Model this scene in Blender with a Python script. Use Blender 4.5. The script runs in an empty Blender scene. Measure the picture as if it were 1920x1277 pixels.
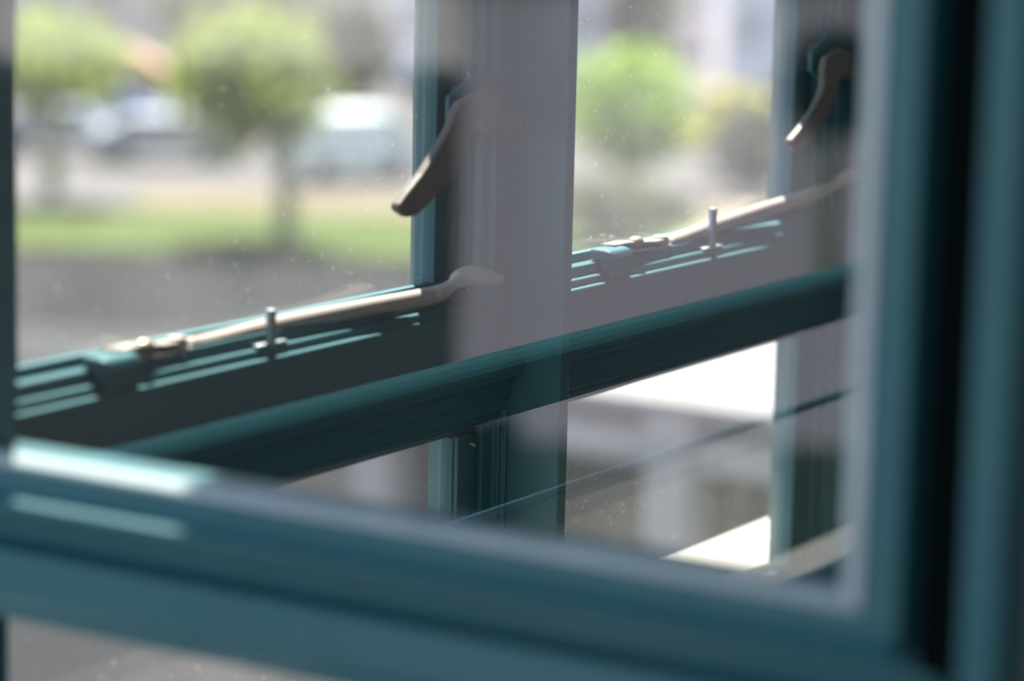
import bpy, bmesh, math, random
from mathutils import Matrix, Vector
R = math.radians
C = bpy.context.collection
sc = bpy.context.scene

# ------------------------------------------------------------------ camera
RIGHT = Vector((0.52641929, -0.84991868, 0.02282457))
UP = Vector((0.12970168, 0.10680734, 0.98578378))
FWD = Vector((0.84027387, 0.51597522, -0.16646133))
cam_data = bpy.data.cameras.new('camera')
cam = bpy.data.objects.new('camera', cam_data); C.objects.link(cam)
m = Matrix((RIGHT, UP, -FWD)).transposed().to_4x4()
m.translation = Vector((0.0, -1.0536, 1.6))
cam.matrix_world = m
cam_data.sensor_width = 36.0
cam_data.lens = 100.0
cam_data.clip_start = 0.05
cam_data.clip_end = 1000
cam_data.dof.use_dof = True
cam_data.dof.focus_distance = 2.03
cam_data.dof.aperture_fstop = 3.6
sc.camera = cam

# ------------------------------------------------------------------ view, world, sun
sc.view_settings.view_transform = 'Standard'
sc.view_settings.look = 'None'
sc.view_settings.exposure = 0.0
sc.view_settings.gamma = 1.0
sc.cycles.use_denoising = True
sc.cycles.caustics_reflective = False
sc.cycles.caustics_refractive = False
sc.cycles.max_bounces = 10
sc.cycles.transparent_max_bounces = 24
sc.cycles.sample_clamp_indirect = 6.0

w = bpy.data.worlds.new('sky'); sc.world = w; w.use_nodes = True
nt = w.node_tree; nt.nodes.clear()
out = nt.nodes.new('ShaderNodeOutputWorld'); bg = nt.nodes.new('ShaderNodeBackground')
tc = nt.nodes.new('ShaderNodeTexCoord'); sep = nt.nodes.new('ShaderNodeSeparateXYZ')
ramp = nt.nodes.new('ShaderNodeValToRGB')
ramp.color_ramp.elements[0].position = 0.0; ramp.color_ramp.elements[0].color = (0.90, 0.92, 1.0, 1)
ramp.color_ramp.elements[1].position = 0.8; ramp.color_ramp.elements[1].color = (0.32, 0.50, 0.88, 1)
nt.links.new(tc.outputs['Generated'], sep.inputs[0]); nt.links.new(sep.outputs['Z'], ramp.inputs[0])
nt.links.new(ramp.outputs[0], bg.inputs[0]); bg.inputs[1].default_value = 1.5
nt.links.new(bg.outputs[0], out.inputs[0])

sun_d = bpy.data.lights.new('sun', 'SUN'); sun_d.energy = 30.0; sun_d.angle = R(0.6); sun_d.color = (1.0, 0.89, 0.79)
sun = bpy.data.objects.new('sun', sun_d); C.objects.link(sun)
SUN_AZ, SUN_EL = R(50.0), R(64.0)        # azimuth from +Y towards +X
to_sun = Vector((math.sin(SUN_AZ)*math.cos(SUN_EL), math.cos(SUN_AZ)*math.cos(SUN_EL), math.sin(SUN_EL)))
sun.rotation_euler = to_sun.to_track_quat('Z', 'Y').to_euler()
sun.location = (8, 8, 10)

# ------------------------------------------------------------------ materials
def mat(name, col, rough=0.5, metal=0.0, var=0.0, scale=20.0, bump=0.0, coat=0.0, spec=0.5):
    mt = bpy.data.materials.new(name); mt.use_nodes = True
    t = mt.node_tree; b = t.nodes['Principled BSDF']
    b.inputs['Roughness'].default_value = rough; b.inputs['Metallic'].default_value = metal
    b.inputs['Coat Weight'].default_value = coat; b.inputs['Coat Roughness'].default_value = 0.16; b.inputs['Specular IOR Level'].default_value = spec
    co = t.nodes.new('ShaderNodeTexCoord')
    nz = t.nodes.new('ShaderNodeTexNoise'); nz.inputs['Scale'].default_value = scale; nz.inputs['Detail'].default_value = 5
    t.links.new(co.outputs['Object'], nz.inputs['Vector'])
    mx = t.nodes.new('ShaderNodeMix'); mx.data_type = 'RGBA'
    mx.inputs[6].default_value = tuple(c*(1-var) for c in col)+(1,)
    mx.inputs[7].default_value = tuple(min(1, c*(1+var)) for c in col)+(1,)
    t.links.new(nz.outputs[0], mx.inputs[0]); t.links.new(mx.outputs[2], b.inputs['Base Color'])
    if bump:
        bp = t.nodes.new('ShaderNodeBump'); bp.inputs['Strength'].default_value = bump; bp.inputs['Distance'].default_value = 0.001
        t.links.new(nz.outputs[0], bp.inputs['Height']); t.links.new(bp.outputs[0], b.inputs['Normal'])
    return mt

def glass_mat(name, dust=0.03, specks=True):
    mt = bpy.data.materials.new(name); mt.use_nodes = True
    t = mt.node_tree; t.nodes.clear(); N = t.nodes.new; L = t.links.new
    o = N('ShaderNodeOutputMaterial')
    geo = N('ShaderNodeNewGeometry')
    ior = N('ShaderNodeMapRange'); ior.inputs['To Min'].default_value = 1.52; ior.inputs['To Max'].default_value = 1/1.52
    L(geo.outputs['Backfacing'], ior.inputs['Value'])
    fr = N('ShaderNodeFresnel'); L(ior.outputs[0], fr.inputs['IOR'])
    tr = N('ShaderNodeBsdfTransparent'); tr.inputs[0].default_value = (0.975, 0.99, 0.985, 1)
    gl = N('ShaderNodeBsdfGlossy'); gl.inputs['Roughness'].default_value = 0.0
    m1 = N('ShaderNodeMixShader'); L(fr.outputs[0], m1.inputs[0]); L(tr.outputs[0], m1.inputs[1]); L(gl.outputs[0], m1.inputs[2])
    # fine film of dust with a few specks
    co = N('ShaderNodeTexCoord')
    nz = N('ShaderNodeTexNoise'); nz.inputs['Scale'].default_value = 330; nz.inputs['Detail'].default_value = 2
    L(co.outputs['Object'], nz.inputs['Vector'])
    patch = N('ShaderNodeTexNoise'); patch.inputs['Scale'].default_value = 14; patch.inputs['Detail'].default_value = 3
    L(co.outputs['Object'], patch.inputs['Vector'])
    th = N('ShaderNodeMapRange'); th.inputs['From Min'].default_value = 0.70; th.inputs['From Max'].default_value = 0.78
    th.inputs['To Min'].default_value = 0.0; th.inputs['To Max'].default_value = 0.5 if specks else 0.0
    L(nz.outputs[0], th.inputs['Value'])
    film = N('ShaderNodeMapRange'); film.inputs['From Min'].default_value = 0.3; film.inputs['From Max'].default_value = 0.7
    film.inputs['To Min'].default_value = dust*0.6; film.inputs['To Max'].default_value = dust*1.4
    L(patch.outputs[0], film.inputs['Value'])
    ad = N('ShaderNodeMath'); ad.operation = 'ADD'; L(th.outputs[0], ad.inputs[0]); L(film.outputs[0], ad.inputs[1])
    df = N('ShaderNodeBsdfDiffuse'); df.inputs[0].default_value = (0.8, 0.8, 0.78, 1)
    tl = N('ShaderNodeBsdfTranslucent'); tl.inputs[0].default_value = (0.8, 0.8, 0.78, 1)
    m2 = N('ShaderNodeMixShader'); m2.inputs[0].default_value = 0.5; L(df.outputs[0], m2.inputs[1]); L(tl.outputs[0], m2.inputs[2])
    m3 = N('ShaderNodeMixShader'); L(ad.outputs[0], m3.inputs[0]); L(m1.outputs[0], m3.inputs[1]); L(m2.outputs[0], m3.inputs[2])
    L(m3.outputs[0], o.inputs[0])
    return mt

def leaf_mat(name, col):
    mt = bpy.data.materials.new(name); mt.use_nodes = True
    t = mt.node_tree; t.nodes.clear(); N = t.nodes.new; L = t.links.new
    o = N('ShaderNodeOutputMaterial'); df = N('ShaderNodeBsdfDiffuse'); tl = N('ShaderNodeBsdfTranslucent')
    co = N('ShaderNodeTexCoord'); nz = N('ShaderNodeTexNoise'); nz.inputs['Scale'].default_value = 1.3
    L(co.outputs['Object'], nz.inputs['Vector'])
    mx = N('ShaderNodeMix'); mx.data_type = 'RGBA'
    mx.inputs[6].default_value = tuple(c*0.65 for c in col)+(1,); mx.inputs[7].default_value = tuple(min(1, c*1.35) for c in col)+(1,)
    L(nz.outputs[0], mx.inputs[0]); L(mx.outputs[2], df.inputs[0]); L(mx.outputs[2], tl.inputs[0])
    m1 = N('ShaderNodeMixShader'); m1.inputs[0].default_value = 0.62; L(df.outputs[0], m1.inputs[1]); L(tl.outputs[0], m1.inputs[2])
    L(m1.outputs[0], o.inputs[0]); return mt

TEAL = (0.022, 0.132, 0.158)
M = dict(
    teal=mat('teal_gloss_paint', TEAL, 0.57, var=0.10, scale=35, bump=0.08, spec=0.42, coat=0.18),
    bead=mat('putty_painted_reflection', (0.40, 0.50, 0.52), 0.6, var=0.25, scale=25, bump=0.2),  # pale colour stands in for the reflection along the bead
    groove_shade=mat('groove_shade_black', (0.002, 0.007, 0.008), 0.9, spec=0.08),  # near-black strip colour paints the shade inside the stile groove
    stay=mat('pale_bronze', (0.42, 0.38, 0.345), 0.45, 0.0, var=0.10, scale=90),
    bronze=mat('taupe_bronze', (0.130, 0.116, 0.100), 0.48, 0.0, var=0.12, scale=120),
    steel=mat('peg_steel', (0.33, 0.38, 0.42), 0.42, 0.5, var=0.1, scale=80),
    brass=mat('aged_brass', (0.55, 0.44, 0.28), 0.4, 0.7, var=0.2, scale=300),
    chip=mat('bare_primer', (0.75, 0.72, 0.62), 0.8),
    glass=glass_mat('dusty_glass', 0.050), clear=glass_mat('clear_glass', 0.002, False),
    wall=mat('pale_plaster', (0.42, 0.43, 0.43), 0.8, var=0.03, scale=6),
    ceil=mat('white_ceiling', (0.80, 0.80, 0.80), 0.85, var=0.02, scale=5),
    floor=mat('oak_floor', (0.17, 0.145, 0.12), 0.45, var=0.2, scale=5),
    facade=mat('grey_render', (0.50, 0.50, 0.50), 0.85, var=0.06, scale=4),
    reflector_ground=mat('reflector_pale', (0.205, 0.205, 0.245), 0.9, spec=0.04, var=0.05, scale=0.2),
    sill=mat('pale_stone', (0.42, 0.41, 0.37), 0.7, var=0.05, scale=30, bump=0.3),
    asphalt=mat('asphalt', (0.018, 0.019, 0.021), 0.9, spec=0.04, var=0.12, scale=0.3),
    pave=mat('concrete_paving', (0.042, 0.043, 0.047), 0.9, spec=0.04, var=0.10, scale=0.25),
    lightpave=mat('pale_paving', (0.105, 0.103, 0.107), 0.9, spec=0.04, var=0.06, scale=0.2),
    sand=mat('sandy_path', (0.135, 0.115, 0.08), 0.9, spec=0.04, var=0.1, scale=0.5),
    refl_grass=mat('dark_reflection_grass', (0.022, 0.031, 0.022), 0.9, var=0.3, scale=0.8, spec=0.04),
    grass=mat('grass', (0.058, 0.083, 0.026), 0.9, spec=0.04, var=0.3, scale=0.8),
    white=mat('white_gloss', (0.75, 0.85, 0.87), 0.4), blue=mat('blue_car_paint', (0.10, 0.20, 0.42), 0.35),
    silver=mat('silver_car_paint', (0.30, 0.34, 0.40), 0.35, 0.2), dark=mat('dark_tint', (0.03, 0.04, 0.05), 0.15),
    tyre=mat('tyre_rubber', (0.02, 0.02, 0.02), 0.8), orange=mat('terracotta_paint', (0.36, 0.19, 0.13), 0.7, var=0.15, scale=2),
    bark=mat('bark', (0.17, 0.22, 0.10), 0.9, var=0.3, scale=6),
    mauve=mat('mauve_render', (0.36, 0.335, 0.35), 0.9, var=0.1, scale=0.15),
    beige=mat('beige_render', (0.42, 0.40, 0.33), 0.9, var=0.08, scale=0.15),
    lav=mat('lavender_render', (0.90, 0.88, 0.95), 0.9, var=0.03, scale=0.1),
    rose=mat('rose_render', (0.52, 0.48, 0.49), 0.9, var=0.08, scale=0.1),
    concrete=mat('pale_concrete', (0.36, 0.36, 0.37), 0.85, var=0.06, scale=6),
    roofwhite=mat('white_membrane', (0.20, 0.20, 0.20), 0.8, var=0.04, scale=2),
    darkwall=mat('dark_cladding', (0.07, 0.068, 0.066), 0.8, var=0.2, scale=3),
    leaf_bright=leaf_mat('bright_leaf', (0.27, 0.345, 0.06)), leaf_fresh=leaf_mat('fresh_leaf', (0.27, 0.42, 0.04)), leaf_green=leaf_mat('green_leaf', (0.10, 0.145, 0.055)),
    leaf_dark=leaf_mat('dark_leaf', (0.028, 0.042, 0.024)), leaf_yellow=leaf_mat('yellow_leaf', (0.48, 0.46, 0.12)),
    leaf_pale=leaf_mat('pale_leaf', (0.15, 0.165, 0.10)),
)

# ------------------------------------------------------------------ mesh helpers
def link(name, bm, material, parent=None, smooth=False, bevel=0.0, mw=None, seg=2):
    bmesh.ops.recalc_face_normals(bm, faces=bm.faces)
    me = bpy.data.meshes.new(name); bm.to_mesh(me); bm.free()
    if smooth:
        for p in me.polygons: p.use_smooth = True
    me.materials.append(material)
    o = bpy.data.objects.new(name, me); C.objects.link(o)
    if parent: o.parent = parent
    if mw is not None: o.matrix_local = mw
    if bevel:
        b = o.modifiers.new('bevel', 'BEVEL'); b.width = bevel; b.segments = seg; b.limit_method = 'ANGLE'; b.angle_limit = R(25)
        b.harden_normals = False
        for p in me.polygons: p.use_smooth = False
    return o

def tag(o, label=None, cat=None, group=None, kind=None):
    if label: o['label'] = label
    if cat: o['category'] = cat
    if group: o['group'] = group
    if kind: o['kind'] = kind
    return o

def empty(name, loc=(0, 0, 0), rz=0.0):
    o = bpy.data.objects.new(name, None); C.objects.link(o)
    o.location = loc; o.rotation_euler = (0, 0, rz); o.empty_display_size = 0.1
    return o

def box(bm, x0, x1, y0, y1, z0, z1):
    v = [bm.verts.new(p) for p in ((x0,y0,z0),(x1,y0,z0),(x1,y1,z0),(x0,y1,z0),(x0,y0,z1),(x1,y0,z1),(x1,y1,z1),(x0,y1,z1))]
    for f in ((0,3,2,1),(4,5,6,7),(0,1,5,4),(1,2,6,5),(2,3,7,6),(3,0,4,7)): bm.faces.new([v[i] for i in f])
    return bm

def B(x0, x1, y0, y1, z0, z1): return box(bmesh.new(), x0, x1, y0, y1, z0, z1)

def prism(poly, axis, a, b):
    """extrude a 2-D polygon along axis (0=x,1=y,2=z) from a to b"""
    bm = bmesh.new()
    def P(u, v, t):
        return {0: (t, u, v), 1: (u, t, v), 2: (u, v, t)}[axis]
    r0 = [bm.verts.new(P(u, v, a)) for u, v in poly]; r1 = [bm.verts.new(P(u, v, b)) for u, v in poly]
    n = len(poly)
    bm.faces.new(r0); bm.faces.new(r1[::-1])
    for i in range(n): bm.faces.new((r0[i], r0[(i+1) % n], r1[(i+1) % n], r1[i]))
    return bm

def tube(bm, pts, rad, seg=12, up=(0, 0, 1), flat=None):
    """swept elliptical bar. rad: list of (across, along-up) radii; flat: superellipse power for squarer sections"""
    P = [Vector(p) for p in pts]; rings = []; upv = Vector(up)
    for i, p in enumerate(P):
        t = (P[min(i+1, len(P)-1)] - P[max(i-1, 0)]).normalized()
        s = t.cross(upv).normalized(); u = s.cross(t).normalized()
        ra, ru = rad[i] if isinstance(rad, list) else rad
        ring = []
        for k in range(seg):
            a = 2*math.pi*(k+0.5)/seg; c, s_ = math.cos(a), math.sin(a)
            if flat:
                c = math.copysign(abs(c)**flat, c); s_ = math.copysign(abs(s_)**flat, s_)
            ring.append(bm.verts.new(p + s*ra*c + u*ru*s_))
        rings.append(ring)
    for a, b in zip(rings, rings[1:]):
        for k in range(seg): bm.faces.new((a[k], a[(k+1) % seg], b[(k+1) % seg], b[k]))
    bm.faces.new(rings[0][::-1]); bm.faces.new(rings[-1])
    return bm

def smooth_path(pts, n=5):
    P = [Vector(p) for p in pts]; out = []
    for i in range(len(P)-1):
        p0, p1, p2, p3 = P[max(i-1, 0)], P[i], P[i+1], P[min(i+2, len(P)-1)]
        for k in range(n):
            t = k/n
            out.append(0.5*((2*p1) + (p2-p0)*t + (2*p0-5*p1+4*p2-p3)*t*t + (3*p1-p0-3*p2+p3)*t**3))
    out.append(P[-1]); return out

def member(side, l, r, b, t, prof):
    """one mitred side of a picture frame. l,r,b,t: inner rectangle; prof[side] = list of (d outward, y)"""
    bm = bmesh.new(); q = prof[side]; n = len(q); A, Bv = [], []
    for i in range(n):
        d, y = q[i]
        if side == 'bottom':
            A.append((l-prof['left'][i][0], y, b-d)); Bv.append((r+prof['right'][i][0], y, b-d))
        elif side == 'top':
            A.append((l-prof['left'][i][0], y, t+d)); Bv.append((r+prof['right'][i][0], y, t+d))
        elif side == 'left':
            A.append((l-d, y, b-prof['bottom'][i][0])); Bv.append((l-d, y, t+prof['top'][i][0]))
        else:
            A.append((r+d, y, b-prof['bottom'][i][0])); Bv.append((r+d, y, t+prof['top'][i][0]))
    va = [bm.verts.new(p) for p in A]; vb = [bm.verts.new(p) for p in Bv]
    bm.faces.new(va); bm.faces.new(vb[::-1])
    for i in range(n): bm.faces.new((va[i], va[(i+1) % n], vb[(i+1) % n], vb[i]))
    return bm

# ------------------------------------------------------------------ window wall layout (metres)
POSTS = [-1.09, -0.42, 1.1005, 1.681, 2.2255, 2.770]
UB, UT = 1.3148, 2.20            # upper glass bottom / top
LB, LT = 0.997, 1.2036           # lower glass bottom / top
YF = -0.027                      # room face of the frame

def side4(**k): return k

# upper frame surround: stepped lips around each sash
def surround_profile(a, b, c, e, s, ya, yb, yc, ye, y0=-.0079):
    return [(a, y0), (a, ya), (b, ya), (b, yb), (c, yb), (c, yc), (e, yc), (e, 0.030), (s, 0.030), (s, y0)]
up_st = surround_profile(.0267, .0345, .0445, .0743, .0302, -.0165, -.0222, YF, YF)
up_bt = surround_profile(.0065, .0145, .0200, .0570, .0102, -.0148, -.0212, YF, YF, -.0040)
UP_SUR = side4(left=up_st, right=up_st, top=up_st, bottom=up_bt)
op_s = [(0, YF), (.0286, YF), (.0286, -.012), (0, -.012)]; op_b = [(0, YF), (.0010, YF), (.0010, -.012), (0, -.012)]
OPEN_SUR = side4(left=op_s, right=op_s, top=op_s, bottom=op_b)
lo_st = surround_profile(.0265, .0400, .0435, .0465, .0302, -.0146, -.0200, -.0235, YF)
lo_tp = surround_profile(.0065, .0100, .0160, .0262, .0102, -.0146, -.0190, -.0235, YF)
lo_bt = surround_profile(.0067, .0300, .0345, .0500, .0302, -.0146, -.0200, -.0235, YF)
LO_SUR = side4(left=lo_st, right=lo_st, top=lo_tp, bottom=lo_bt)

def sash_profile(wd): return [(0, .0030), (0, -.0074), (wd, -.0074), (wd, .0150), (.0035, .0150), (.0035, .0058), (.0012, .0042)]
def rail_profile(wd): return [(0, .0030), (0, -.0034), (wd, -.0036), (wd, .0150), (.0060, .0150), (.0045, .0110), (.0005, .0036)]
UP_SASH = side4(left=sash_profile(.030), right=sash_profile(.030), top=sash_profile(.030), bottom=rail_profile(.010))
LO_SASH = side4(left=sash_profile(.030), right=sash_profile(.030), top=rail_profile(.010), bottom=rail_profile(.030))

# ------------------------------------------------------------------ structure: the window wall
win = empty('window_1', (0, 0, 0))
tag(win, 'teal painted window frame with narrow mullion fins and a rounded transom, running away to the right', 'window frame', kind='structure')
for p in POSTS:
    link('mullion', B(p-.0060, p+.0060, -.0655, .030, .94, UT+.0743), M['teal'], win, bevel=.0012)
for p0, p1 in zip(POSTS, POSTS[1:]):
    l, r = p0+.0803, p1-.0803
    if p1 < 1.2:                 # the bays left of the swung casement stand open
        for s in ('bottom', 'top', 'left', 'right'):
            link('frame_rebate', member(s, p0+.035, p1-.035, 1.2590, UT+.040, OPEN_SUR), M['teal'], win, bevel=.0011)
        link('reflection_bar', B(p0+.05, p1-.05, -.0060, .010, 1.1358, 1.1372), M['teal'], win, bevel=.0005)  # added bar, out of view, drawing a light line in the reflection
    else:
        for s in ('bottom', 'top', 'left', 'right'):
            link('frame_rebate', member(s, l, r, UB, UT, UP_SUR), M['teal'], win, bevel=.0011)
    l2, r2 = p0+.0525, p1-.0525
    for s in ('bottom', 'top', 'left', 'right'):
        link('lower_rebate', member(s, l2, r2, LB, LT, LO_SUR), M['teal'], win, bevel=.0011)
    # transom between the two rows, with its half-round nosing
    link('transom', B(p0+.0062, p1-.0062, YF+.0006, .030 if p1 > 1.2 else -.012, LT+.0262, UB-.0570), M['teal'], win, bevel=.0008)
    zt = UB-.0560
    arc = [(YF+.001, zt), (YF-.0025, zt-.0006), (YF-.0058, zt-.0026), (YF-.0082, zt-.0058), (YF-.0088, zt-.0090), (YF-.0082, zt-.0122), (YF-.0074, zt-.0140), (YF+.001, zt-.0141)]
    link('nosing', prism(arc, 0, p0+.0068, p1-.0068), M['teal'], win, smooth=False, bevel=.0004)
sill = link('exterior_sill', prism([(.031, .992), (.125, .986), (.125, .955), (.031, .955)], 0, 1.12, POSTS[-1]+.05), M['sill'], win, bevel=.003)
sill['label'] = 'pale stone outer sill bleached by the sun'

# ------------------------------------------------------------------ fittings
def make_stay(parent, path, brx, loc_screw, joint, pivot_z):
    """casement stay: round bar with a curled tail, hinged on a painted block"""
    pts = smooth_path(path, 5); N = len(pts); rad = []
    for i in range(N):
        u = i/(N-1)
        if u < 0.10: r_ = (.0058, .0022 + .022*u)
        elif u < 0.62: r_ = (.0062, .0058)
        elif u < 0.74: r_ = (.0062-.0020*(u-.62)/.12, .0058-.0022*(u-.62)/.12)
        else: r_ = (.0042+.0030*math.sin((u-.74)/.26*math.pi), .0036+.0028*math.sin((u-.74)/.26*math.pi))
        rad.append(r_)
    st = link('stay', tube(bmesh.new(), pts, rad, 14, flat=0.8), M['stay'], parent, smooth=True)
    st['label'] = 'bronze coloured bar with a curled tail'
    x0, x1 = brx
    prof = [(-.0274, 1.2952), (-.0274, pivot_z-.006), (-.0255, pivot_z-.001), (-.020, pivot_z), (-.0075, pivot_z+.0004), (-.0075, 1.3088), (-.0166, 1.3088), (-.0166, 1.3008), (-.0224, 1.3008), (-.0224, 1.2952)]
    bl = link('bracket', prism(prof, 0, x0, x1), M['teal'], st, bevel=.0025, seg=3); bl['label'] = 'teal painted pivot block'
    # flat link plate from block to joint
    jx, jz = joint
    link('link_plate', tube(bmesh.new(), [(x1-.012, -.0115, pivot_z+.0006), (x1+.012, -.0105, pivot_z+.0004), (jx-.012, -.0085, jz+.001), (jx+.010, -.0080, jz+.001)], [(.0062, .0013)]*4, 12, flat=0.5), M['stay'], st, smooth=True)
    link('lower_plate', tube(bmesh.new(), [(x1-.004, -.013, pivot_z-.0060), (x1+.02, -.0120, pivot_z-.0062), (jx-.006, -.0095, jz-.0045), (jx+.012, -.009, jz-.0035)], [(.0060, .0011)]*4, 12, flat=0.5), M['stay'], st, smooth=True)
    bm = bmesh.new(); sx, sz = loc_screw
    bmesh.ops.create_uvsphere(bm, u_segments=16, v_segments=8, radius=1, matrix=Matrix.Translation((sx, -.0135, sz+.0012)) @ Matrix.Diagonal((.0072, .0058, .0038, 1)))
    link('screw', bm, M['brass'], st, smooth=True)['label'] = 'domed brass screw head'
    bm = bmesh.new()
    bmesh.ops.create_cone(bm, cap_ends=True, segments=20, radius1=.0062, radius2=.0062, depth=.0125, matrix=Matrix.Translation((jx+.004, -.0088, jz-.0022)))
    link('knuckle', bm, M['stay'], st, bevel=.0012)
    return st

def make_handle(parent, lever, hx, hz):
    """cockspur handle at the closing stile: curved flat lever, round hub, tongue that catches the frame"""
    bm = prism(lever, 1, -.0518, -.0445)
    hd = link('handle', bm, M['bronze'], parent, bevel=.0022, seg=4)
    hd['label'] = 'taupe cockspur lever pointing down to the left'
    dx, dz = hx-1.6033, hz-1.4340
    def q(pts): return [(x+dx, z+dz) for x, z in pts]
    poly = q([(1.6026, 1.4607), (1.6048, 1.4560), (1.5785, 1.4448), (1.5785, 1.4290), (1.6029, 1.4165), (1.6230, 1.4140), (1.6455, 1.4250), (1.6486, 1.4537), (1.6415, 1.4599)])
    bp = link('backplate', prism(poly, 1, -.0318, -.0280), M['teal'], hd, bevel=.0009); bp['label'] = 'teal painted keeper plate'
    link('plate_block', B(1.6150+dx, 1.6258+dx, -.0280, -.0075, 1.4250+dz, 1.4480+dz), M['teal'], hd, bevel=.001)
    rot = Matrix.Rotation(R(90), 4, 'X')
    bm = bmesh.new()
    bmesh.ops.create_cone(bm, cap_ends=True, segments=40, radius1=.0138, radius2=.0130, depth=.0075, matrix=Matrix.Translation((hx+.010, -.0355, hz-.0005)) @ rot)
    link('hub', bm, M['bronze'], hd, bevel=.0018, seg=3)
    bm = bmesh.new()
    bmesh.ops.create_cone(bm, cap_ends=True, segments=40, radius1=.0118, radius2=.0128, depth=.0075, matrix=Matrix.Translation((hx+.005, -.0430, hz)) @ rot)
    link('boss', bm, M['bronze'], hd, bevel=.0022, seg=3)
    link('catch', tube(bmesh.new(), [(hx+.010, -.0345, hz-.003), (hx+.0265, -.0345, hz-.0060), (hx+.0505, -.0345, hz-.0102), (hx+.0605, -.0345, hz-.0130), (hx+.0655, -.0345, hz-.0144)], [(.0028, .0080), (.0028, .0072), (.0027, .0066), (.0025, .0058), (.0018, .0040)], 14, flat=0.5), M['bronze'], hd, smooth=True)
    return hd

LEVER_L = [(1.6050, 1.4470), (1.5933, 1.4481), (1.5769, 1.4473), (1.5628, 1.4439), (1.5561, 1.4363), (1.5507, 1.4273), (1.5366, 1.4144), (1.5183, 1.4003), (1.5014, 1.3897), (1.4907, 1.3824), (1.4915, 1.3785), (1.5019, 1.3732), (1.5129, 1.3739), (1.5283, 1.3804), (1.5468, 1.3910), (1.5624, 1.4020), (1.5704, 1.4130), (1.5753, 1.4214), (1.5830, 1.4258), (1.5941, 1.4279), (1.6050, 1.4285)]
LEVER_R = [(2.1580, 1.4510), (2.1480, 1.4522), (2.1305, 1.4507), (2.1147, 1.4479), (2.1095, 1.4386), (2.1120, 1.4266), (2.1065, 1.4160), (2.0928, 1.4053), (2.0741, 1.3944), (2.0528, 1.3842), (2.0531, 1.3799), (2.0623, 1.3745), (2.0729, 1.3755), (2.0900, 1.3816), (2.1137, 1.3948), (2.1280, 1.4061), (2.1335, 1.4181), (2.1378, 1.4284), (2.1476, 1.4325), (2.1580, 1.4335)]
STAY_R = [(1.918, -0.007, 1.3118), (1.933, -0.007, 1.3096), (1.9468, -0.007, 1.3098), (1.973, -0.007, 1.312), (2.0087, -0.0075, 1.3154), (2.0753, -0.011, 1.3208), (2.1303, -0.023, 1.3275), (2.157, -0.031, 1.3326), (2.169, -0.035, 1.3358), (2.1851, -0.038, 1.3415), (2.2061, -0.039, 1.343), (2.22, -0.039, 1.34)]
STAY_L = [(1.318, -0.007, 1.3112), (1.3305, -0.007, 1.3082), (1.3434, -0.007, 1.3072), (1.3643, -0.007, 1.3076), (1.4196, -0.0075, 1.3092), (1.4995, -0.012, 1.31), (1.56, -0.025, 1.3124), (1.5722, -0.032, 1.315), (1.5785, -0.036, 1.3195), (1.5871, -0.038, 1.3235), (1.6037, -0.039, 1.3238), (1.6345, -0.039, 1.317)]

def sash(name, label, l, r, b, t, prof, glass, cat='window sash', group=None):
    root = empty(name, (l, 0, b-.03)); off = Vector(root.location)
    tag(root, label, cat, group)
    T = Matrix.Translation(-off)
    for s in ('bottom', 'top'): link('rail', member(s, l, r, b, t, prof), M['teal'], root, bevel=.0009, mw=T)
    for s in ('left', 'right'): link('stile', member(s, l, r, b, t, prof), M['teal'], root, bevel=.0009, mw=T)
    link('glass_pane', B(l-.0008, r+.0008, -.0020, .0020, b-.0008, t+.0008), glass, root, mw=T)
    return root, T

bays = list(zip(POSTS, POSTS[1:]))
UP_LABEL = {4: 'upper casement left of the mullion, its handle pointing down across the pane', 5: 'upper casement beyond the mullion, bright green tree showing in its pane'}
LO_LABEL = {4: 'lower casement left of the mullion, a dusty wedge of glass under the transom', 5: 'lower casement right of the mullion, looking onto the white roof edge'}
sashes = {}
for k, (p0, p1) in enumerate(bays, 2):
    if k > 3:
        lab = UP_LABEL.get(k, 'upper casement at the end of the teal window row, hidden behind the swung sash')
        sashes[k] = sash('window_casement', lab, p0+.0803, p1-.0803, UB, UT, UP_SASH, M['glass'])
        lab = LO_LABEL.get(k, 'lower casement at the end of the teal window row, hidden behind the swung sash')
        sashes[-k-1] = sash('lower_casement', lab, p0+.0525, p1-.0525, LB, LT, LO_SASH, M['glass'])
ul, TL = sashes[4]; ur, TR = sashes[5]
def under(objs_parent, T):
    for ch in objs_parent.children:
        if ch.name.split('.')[0] in ('handle', 'stay'):
            ch.matrix_local = T @ ch.matrix_local
make_handle(ul, LEVER_L, 1.6033, 1.4340); make_stay(ul, STAY_L, (1.2330, 1.2650), (1.2830, 1.3145), (1.3150, 1.3118), 1.3155)
under(ul, TL)
make_handle(ur, LEVER_R, 2.1504, 1.4400); make_stay(ur, STAY_R, (1.8100, 1.8420), (1.8700, 1.3165), (1.9130, 1.3128), 1.3175)
under(ur, TR)
# rounded stile cover with a chip of bare primer on the lower left casement
ll, TLL = sashes[-5]
poly = [(1.6295, 1.02), (1.6530, 1.02), (1.6530, 1.1960)] + [(1.6440+.0090*math.cos(a), 1.1960+.0090*math.sin(a)) for a in [R(15*i) for i in range(1, 7)]] + [(1.6295, 1.2050)]
cv = link('stile_cover', prism(poly, 1, -.0112, -.0075), M['teal'], ll, bevel=.0008, mw=TLL)
link('paint_chip', prism([(1.6435, 1.1985), (1.6500, 1.1968), (1.6518, 1.1952), (1.6495, 1.1945), (1.6440, 1.1975)], 1, -.0116, -.0113), M['chip'], cv)

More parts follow.
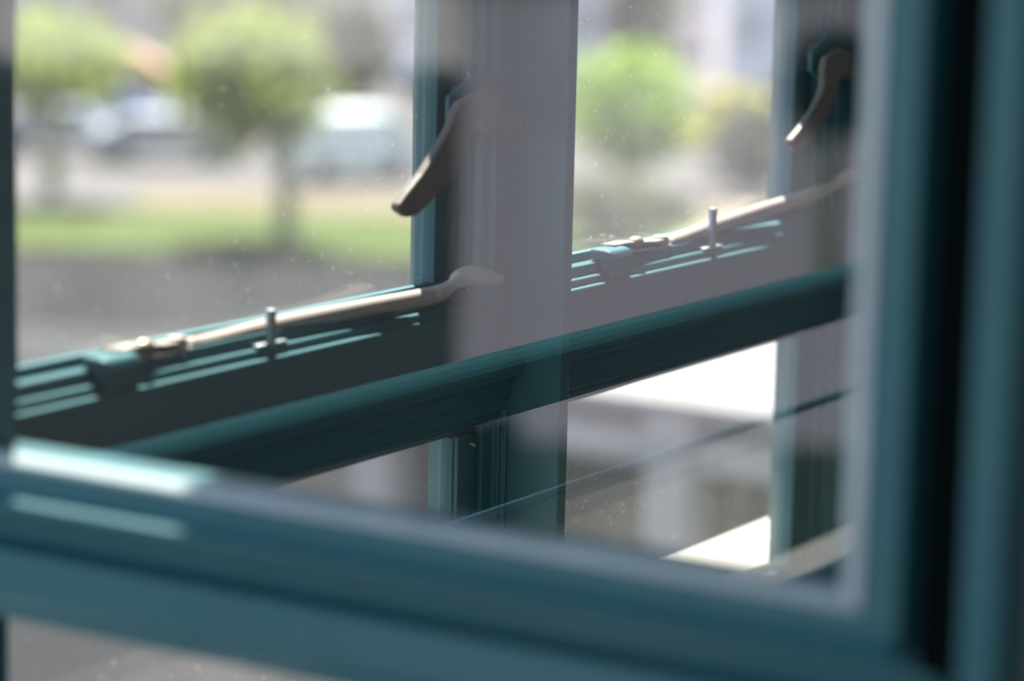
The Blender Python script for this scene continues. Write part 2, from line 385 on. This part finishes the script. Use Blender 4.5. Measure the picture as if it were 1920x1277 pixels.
# pegs for the stays stand on the frame
def peg(x, z0, top):
    bm = bmesh.new()
    tube(bm, [(x-.0155, -.0184, z0+.0013), (x-.013, -.0184, z0+.0013), (x+.013, -.0184, z0+.0013), (x+.0155, -.0184, z0+.0013)], [(.0022, .0010), (.0034, .0013), (.0034, .0013), (.0022, .0010)], 12, flat=.7)
    pr = link('stay_peg', bm, M['steel'], win, smooth=True); pr['label'] = 'grey steel peg on an oval foot'
    bm = bmesh.new()
    bmesh.ops.create_cone(bm, cap_ends=True, segments=24, radius1=.0033, radius2=.0033, depth=top-z0, matrix=Matrix.Translation((x, -.0190, (top+z0)/2)))
    link('pin', bm, M['steel'], pr, bevel=.0006)
peg(1.9835, UB-.0145, 1.3330); peg(1.3998, UB-.0145, 1.3235)

# ------------------------------------------------------------------ the sash swung open into the room
OX, OY = 1.018, -0.5885          # plane of its glass, far (free) glass edge
oc = empty('open_casement', (OX, -0.1330, 1.2400), R(-90))
tag(oc, 'big blurred teal casement swung open, its rail crossing in front of the others', 'window sash')
OW, OB, OT = 0.4555, 1.3137, 2.18
bot = [(0, .0200), (0, -.0022), (.0005, -.0030), (.0030, -.0085), (.0165, -.0090), (.0195, -.0200), (.0218, -.0206), (.0230, .0040),
       (.0440, .0040), (.0455, -.0125), (.0690, -.0145), (.0705, -.0120), (.0710, -.0080), (.0812, -.0070), (.0815, .0200)]
stl = [(0, .0200), (0, -.0022), (.0020, -.0030), (.0135, -.0140), (.0290, -.0150), (.0296, -.0120), (.0298, .0050), (.0300, .0150),
       (.0545, .0150), (.0548, .0020), (.0550, -.0145), (.0705, -.0145), (.0715, -.0100), (.0718, .0000), (.0720, .0200)]
OP = side4(left=stl, right=stl, top=stl, bottom=bot)
l, r, b, t = 0.0, OW, OB-1.2400, OT-1.2400
for s in ('bottom', 'top'): link('rail', member(s, l, r, b, t, OP), M['teal'], oc, bevel=.0012, seg=3)
for s in ('left', 'right'): link('stile', member(s, l, r, b, t, OP), M['teal'], oc, bevel=.0011)
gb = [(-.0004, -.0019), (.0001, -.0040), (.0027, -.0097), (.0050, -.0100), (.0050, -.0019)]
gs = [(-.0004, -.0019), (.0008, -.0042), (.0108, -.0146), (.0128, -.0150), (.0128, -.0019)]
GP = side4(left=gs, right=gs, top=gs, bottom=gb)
for s in ('bottom', 'top', 'left', 'right'): link('glazing_bead', member(s, l, r, b, t, GP), M['bead'], oc, bevel=.0006)['label'] = 'putty bead along the glass, its reflection painted as pale colour'
for x0 in (r+.0305, l-.0535): link('groove_shade', B(x0, x0+.0225, .0040, .0149, b-.03, t+.03), M['groove_shade'], oc)['label'] = 'black strip painted as the shade in the groove'
link('glass_pane', B(l-.0008, r+.0008, -.0018, .0018, b-.0008, t+.0008), M['clear'], oc)
for z in (b-.02, t-.01):
    hb = bmesh.new(); box(hb, -.1050, -.0655, .0080, .0140, z, z+.03); box(hb, -.1050, -.0990, .0080, .0520, z, z+.03)
    link('hinge', hb, M['steel'], oc, bevel=.001)

# ------------------------------------------------------------------ the room behind the camera
def struct(name, bm, m_, label, cat):
    return tag(link(name, bm, m_), label, cat, kind='structure')
X0, X1, YB, ZC = POSTS[0]-.05, POSTS[-1]+.05, -3.2, 2.7
struct('floor', B(X0-.2, X1+.2, YB-.2, .15, -.2, 0), M['floor'], 'oak floor of the room behind the windows', 'floor')
struct('ceiling', B(X0-.2, X1+.2, YB-.2, .15, ZC, ZC+.2), M['ceil'], 'white ceiling over the room behind the windows', 'ceiling')
struct('wall_back', B(X0-.2, X1+.2, YB-.2, YB, 0, ZC), M['wall'], 'white plaster wall behind the viewer', 'wall')
struct('wall_right', B(X1, X1+.2, YB, .03, 0, ZC), M['wall'], 'white plaster wall at the far end of the window row', 'wall')
bm = bmesh.new(); box(bm, X0-.2, X0, YB, .03, 0, .95); box(bm, X0-.2, X0, YB, .03, 2.62, ZC); box(bm, X0-.2, X0, -.25, .03, .95, 2.62); box(bm, X0-.2, X0, YB, -2.9, .95, 2.62)  # wide opening added so sky light fills the open sash
struct('wall_left', bm, M['wall'], 'white plaster wall to the left of the viewer, with an opening added for sky fill', 'wall')
bm = bmesh.new(); box(bm, X0, X1, -.03, .12, 0, .9445); box(bm, X0, X1, -.028, .030, UT+.0750, ZC)
struct('wall_window', bm, M['wall'], 'white plaster wall under and over the teal windows', 'wall')
struct('wall_facade', B(X0-.2, X1+.2, -.1, .15, -7.4, -.2), M['facade'], 'grey rendered outer wall below the windows', 'wall')

# ------------------------------------------------------------------ outdoors, seven metres below
G = -7.4
HX, HY = 0.85215, 0.52330        # level direction the view looks along
def P(lat, dist, z=0.0): return Vector((lat*HY+dist*HX, -lat*HX+dist*HY-1.05, G+z))
def along(px, dist): return (px-960)*dist/5400.0
def patch(name, quad, z, m_, label, cat, kind='structure'):
    poly = [tuple(P(a, d).xy) for a, d in quad]
    return tag(link(name, prism(poly, 2, G+z-.06, G+z), m_), label, cat, kind=kind)
bm = B(-260, 300, -260, 300, G-.5, G-.08)
tag(link('ground', bm, M['lightpave']), 'pale paved ground seen far below the windows', 'ground', kind='structure')
patch('road', [(-22, 10), (24, 10), (24, 62), (-22, 64.5)], .02, M['asphalt'], 'grey asphalt forecourt and road in front of the lawn', 'road')
patch('pavement', [(-22, 50.5), (20, 47), (20, 50), (-22, 55)], .04, M['pave'], 'lighter concrete strip across the asphalt', 'pavement')
patch('path', [(-10, 72.2), (12, 69.2), (12, 76), (-10, 76.5)], .03, M['sand'], 'sandy path behind the lawn', 'path')
patch('grass', [(-22, 65.2), (20, 62.4), (20, 69), (-22, 73.5)], .04, M['grass'], 'sunlit strip of mown lawn beside the road', 'lawn', 'stuff')

def mirrored(quad): return [(2*1.018-P(a, d).x, P(a, d).y) for a, d in quad]
tag(link('reflector_ground', prism(mirrored([(-60, 44), (40, 44), (90, 190), (-110, 190)]), 2, G-.075, G+.01), M['reflector_ground']), 'added pale plaza beside the house, mirrored in the open sash', 'reflector_ground', kind='structure')  # pale ground added where its reflection veils the open sash
tag(link('lawn', prism(mirrored([(-.2, 8), (6, 8), (18, 43.8), (-.2, 43.8)]), 2, G-.075, G+.005), M['refl_grass']), 'added dark lawn dimming the reflection, between the house and the plaza', 'lawn', kind='stuff')  # dark ground added to keep the lower reflection dim

def leaf_cloud(rx, rz, cz, n, size, rng):
    bm = bmesh.new()
    for s in range(7):
        a = rng.uniform(0, 6.28); q = rng.uniform(0.1, 0.45)
        mm = Matrix.Translation((rx*q*math.cos(a), rx*q*math.sin(a), cz + rz*rng.uniform(-.4, .4))) @ Matrix.Diagonal((rx*.48, rx*.48, rz*.48, 1))
        bmesh.ops.create_icosphere(bm, subdivisions=2, radius=1, matrix=mm)
    for i in range(n):
        u = Vector((rng.gauss(0, 1), rng.gauss(0, 1), rng.gauss(0, 1))).normalized()
        k = rng.uniform(.55, 1.08)*(1+.18*math.sin(5*math.atan2(u.y, u.x))*math.cos(4*u.z))
        c = Vector((u.x*rx*k, u.y*rx*k, cz+u.z*rz*k))
        a = Vector((rng.gauss(0, 1), rng.gauss(0, 1), rng.gauss(0, 1))).normalized(); b_ = a.cross(u).normalized()
        s = size*rng.uniform(.6, 1.3)
        bm.faces.new([bm.verts.new(c+a*s), bm.verts.new(c+b_*s*.6), bm.verts.new(c-a*s), bm.verts.new(c-b_*s*.6)])
    return bm

def tree(name, lat, dist, h, rx, rz, m_, label, seed, cat='tree', group=None, n=1100, base=None, lean=0.0):
    rng = random.Random(seed); o = empty(name, base if base is not None else P(lat, dist, .045))
    tag(o, label, cat, group)
    trunk = [(0, 0, 0), (.05, .02, h*.3), (-.04, .03, h*.6), (0, 0, h-rz*.6)]
    link('trunk', tube(bmesh.new(), smooth_path(trunk, 4), [(.16+.10*(1-i/12), .16+.10*(1-i/12)) for i in range(13)], 10, up=(1, 0, 0)), M['bark'], o, smooth=True)
    cr = link('crown', leaf_cloud(rx, rz, h-rz, n, .22, rng), m_, o)
    cr.location = (lean*HY, -lean*HX, 0)
    return o

tree('street_tree', along(520, 66), 66.3, 5.35, 1.95, 1.60, M['leaf_bright'], 'round bright green tree on the lawn in the left window', 1, n=1700, lean=-.85)
tree('street_tree', along(70, 73), 73.5, 4.8, 2.0, 1.25, M['leaf_bright'], 'low bright tree at the far left behind the open sash', 2)
tree('street_tree', along(1175, 74), 74.5, 4.1, 1.75, 1.55, M['leaf_fresh'], 'bright green tree just right of the mullion', 3)
tree('shrub', along(1370, 84), 83.5, 2.5, 1.45, 1.05, M['leaf_yellow'], 'yellowish bush right of the bright tree in the right window', 4, 'bush')
tree('shrub', along(1410, 78), 78.5, 2.5, 1.1, 1.15, M['leaf_pale'], 'pale green bush beside the right window edge', 5, 'bush')
tree('shrub', along(1150, 67), 67.0, 1.5, 1.7, .6, M['leaf_pale'], 'low olive shrub under the bright tree right of the mullion', 6, 'bush')
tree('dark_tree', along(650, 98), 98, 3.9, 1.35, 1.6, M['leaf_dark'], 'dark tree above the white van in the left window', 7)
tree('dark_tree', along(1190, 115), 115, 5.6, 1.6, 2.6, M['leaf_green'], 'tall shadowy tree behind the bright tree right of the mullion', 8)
tree('hedge_tree', along(350, 112), 112, 5.2, 1.8, 2.2, M['leaf_pale'], 'greyish green tree before the buildings in the left window', 9)
tree('hedge_tree', along(520, 108), 108, 4.6, 2.2, 2.2, M['leaf_pale'], 'pale olive tree behind the round tree in the left window', 10)
tree('hedge_tree', along(60, 105), 105, 3.2, 1.4, 1.4, M['leaf_green'], 'green tree among cars at the far left', 11)

def car(lat, dist, rz, m_, label, van=False):
    o = empty('parked_van' if van else 'parked_car', P(lat, dist), rz); tag(o, label, 'van' if van else 'car', 'parked vehicles beyond the lawn')
    if van:
        pf = [(-2.1, .3), (2.1, .3), (2.15, .9), (1.75, 1.15), (1.35, 1.75), (1.1, 1.85), (-2.1, 1.85)]
        wn = [(1.25, 1.15), (1.62, 1.15), (1.28, 1.65), (1.1, 1.65)]
    else:
        pf = [(-2.1, .3), (2.1, .3), (2.15, .7), (1.25, .92), (.65, 1.38), (-.95, 1.4), (-1.65, .98), (-2.1, .92)]
        wn = [(-1.4, .96), (1.0, .94), (.58, 1.3), (-.88, 1.32)]
    link('body', prism(pf, 1, -.85, .85), m_, o, bevel=.06)
    link('side_window', prism(wn, 1, -.87, .87), M['dark'], o)
    for sx in (-1.3, 1.3):
        for sy in (-.78, .78):
            bm = bmesh.new(); bmesh.ops.create_cone(bm, cap_ends=True, segments=20, radius1=.33, radius2=.33, depth=.2, matrix=Matrix.Translation((sx, sy, .33)) @ Matrix.Rotation(R(90), 4, 'X'))
            link('wheel', bm, M['tyre'], o)
    return o
FR = R(31.55-90)
car(along(635, 81), 81, FR+R(38), M['white'], 'white van standing beyond the lawn in the left window', True)
car(along(180, 92), 92, FR+R(8), M['blue'], 'blue car behind the lawn in the left window')
car(along(290, 84), 84, FR+R(5), M['silver'], 'silver car next to the blue car, on the open paving')
car(along(100, 86), 86, FR+R(-4), M['silver'], 'silver car at the far left edge behind the open sash')
car(along(1262, 92), 92, FR+R(60), M['silver'], 'grey blue car between the bright tree and the yellow bush')
k = empty('kiosk', P(along(228, 101), 101), FR); tag(k, 'small terracotta coloured kiosk behind the parked cars', 'kiosk')
link('wall', B(-1.0, 1.0, -1, 1, 0, 1.5), M['orange'], k, bevel=.03); link('roof', prism([(-1.25, 1.5), (1.25, 1.5), (0, 2.15)], 1, -1.2, 1.2), M['orange'], k); link('hatch', B(-.6, .6, -1.03, -.99, .7, 1.2), M['dark'], k)

def building(lat0, lat1, dist, h, m_, label, nx, nz, deep=12, wcol='dark'):
    o = empty('apartment_building', P((lat0+lat1)/2, dist), FR); tag(o, label, 'building', 'blurred buildings on the skyline')
    hw = (lat1-lat0)/2
    link('wall', B(-hw, hw, 0, deep, 0, h), m_, o)
    link('roof', B(-hw-.3, hw+.3, -.3, deep+.3, h, h+.4), m_, o)
    for i in range(nx):
        for j in range(nz):
            cx = -hw+(i+.5)*2*hw/nx; cz = 1.8+j*3.0; ww = min(1.2, hw/nx*.9)
            f = link('window', B(cx-ww/2-.08, cx+ww/2+.08, -.08, .02, cz-.08, cz+1.48), M['concrete'], o)
            link('pane', B(cx-ww/2, cx+ww/2, -.10, -.07, cz, cz+1.4), M[wcol], f)
    return o
building(along(-300, 124), along(330, 124), 124, 16, M['mauve'], 'mauve grey apartment block at the left of the skyline', 6, 5)
building(along(350, 140), along(700, 140), 140, 15, M['beige'], 'beige block behind the round tree', 4, 4, wcol='silver')
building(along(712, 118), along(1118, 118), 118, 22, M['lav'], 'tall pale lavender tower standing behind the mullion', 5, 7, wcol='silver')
building(along(1140, 140), along(1340, 140), 140, 14, M['rose'], 'rose grey block right of the lavender tower', 3, 4, wcol='silver')
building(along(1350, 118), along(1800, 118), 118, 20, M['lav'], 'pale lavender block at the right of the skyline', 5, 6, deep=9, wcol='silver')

# neighbouring wing close by, white roof edge over a post and beam front
wg = empty('neighbouring_wing', (6.1, 0, G))
tag(wg, 'low neighbouring wing with a sunlit white roof over pale posts and beam', 'building')
def WB(x0, x1, y0, y1, z0, z1): return B(x0-6.1, x1-6.1, y0, y1, z0-G, z1-G)
link('roof_slab', WB(6.06, 9.6, -4, 3.45, .255, .30), M['roofwhite'], wg, bevel=.008)['label'] = 'white roof bleached by the sun'
link('wall', WB(6.55, 9.5, -3.9, 3.4, G, .254), M['darkwall'], wg)
link('beam', WB(6.12, 6.24, -3.9, 3.4, .115, .205), M['concrete'], wg, bevel=.006)
for y in (3.13, 2.235, 1.34, .445, -.45, -1.345, -2.24, -3.135):
    link('post', WB(6.10, 6.22, y-.062, y+.062, -3.4, .254), M['concrete'], wg, bevel=.006)
link('terrace', WB(5.9, 6.55, -3.9, 3.4, G, -3.4), M['concrete'], wg)
# added dark shapes, out of direct view, to darken parts of the sash's reflection
o = empty('reflection_block', (2*OX-P(-2, 19).x, P(-2, 19).y, G))
tag(o, 'added dark block with a pale top, shaping the reflection in the open sash', 'reflection helper')
quad = [(-4.2, 15.0), (-.28, 15.0), (-.50, 23.5), (-6.4, 23.5)]
pts = [(2*OX-P(a, d).x-o.location.x, P(a, d).y-o.location.y) for a, d in quad]
link('wall', prism(pts, 2, 0, 7.86), M['darkwall'], o)
link('roof', prism(pts, 2, 7.86, 7.93), M['concrete'], o)
REFL_TREES = ((905, 27, 3.6, .45, .5), (1560, 62, 5.6, 1.1, 1.2))  # trees added only to dim patches of the mirrored view
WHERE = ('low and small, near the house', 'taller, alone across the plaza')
for i, (px, d, h, rx, rz) in enumerate(REFL_TREES):
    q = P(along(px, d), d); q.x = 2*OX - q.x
    tree('reflection_tree', 0, 0, h, rx, rz, M['leaf_dark'], 'added dark tree dimming the reflection in the open sash, ' + WHERE[i], 30+i, group='added dark trees for the reflection', n=900, base=q)
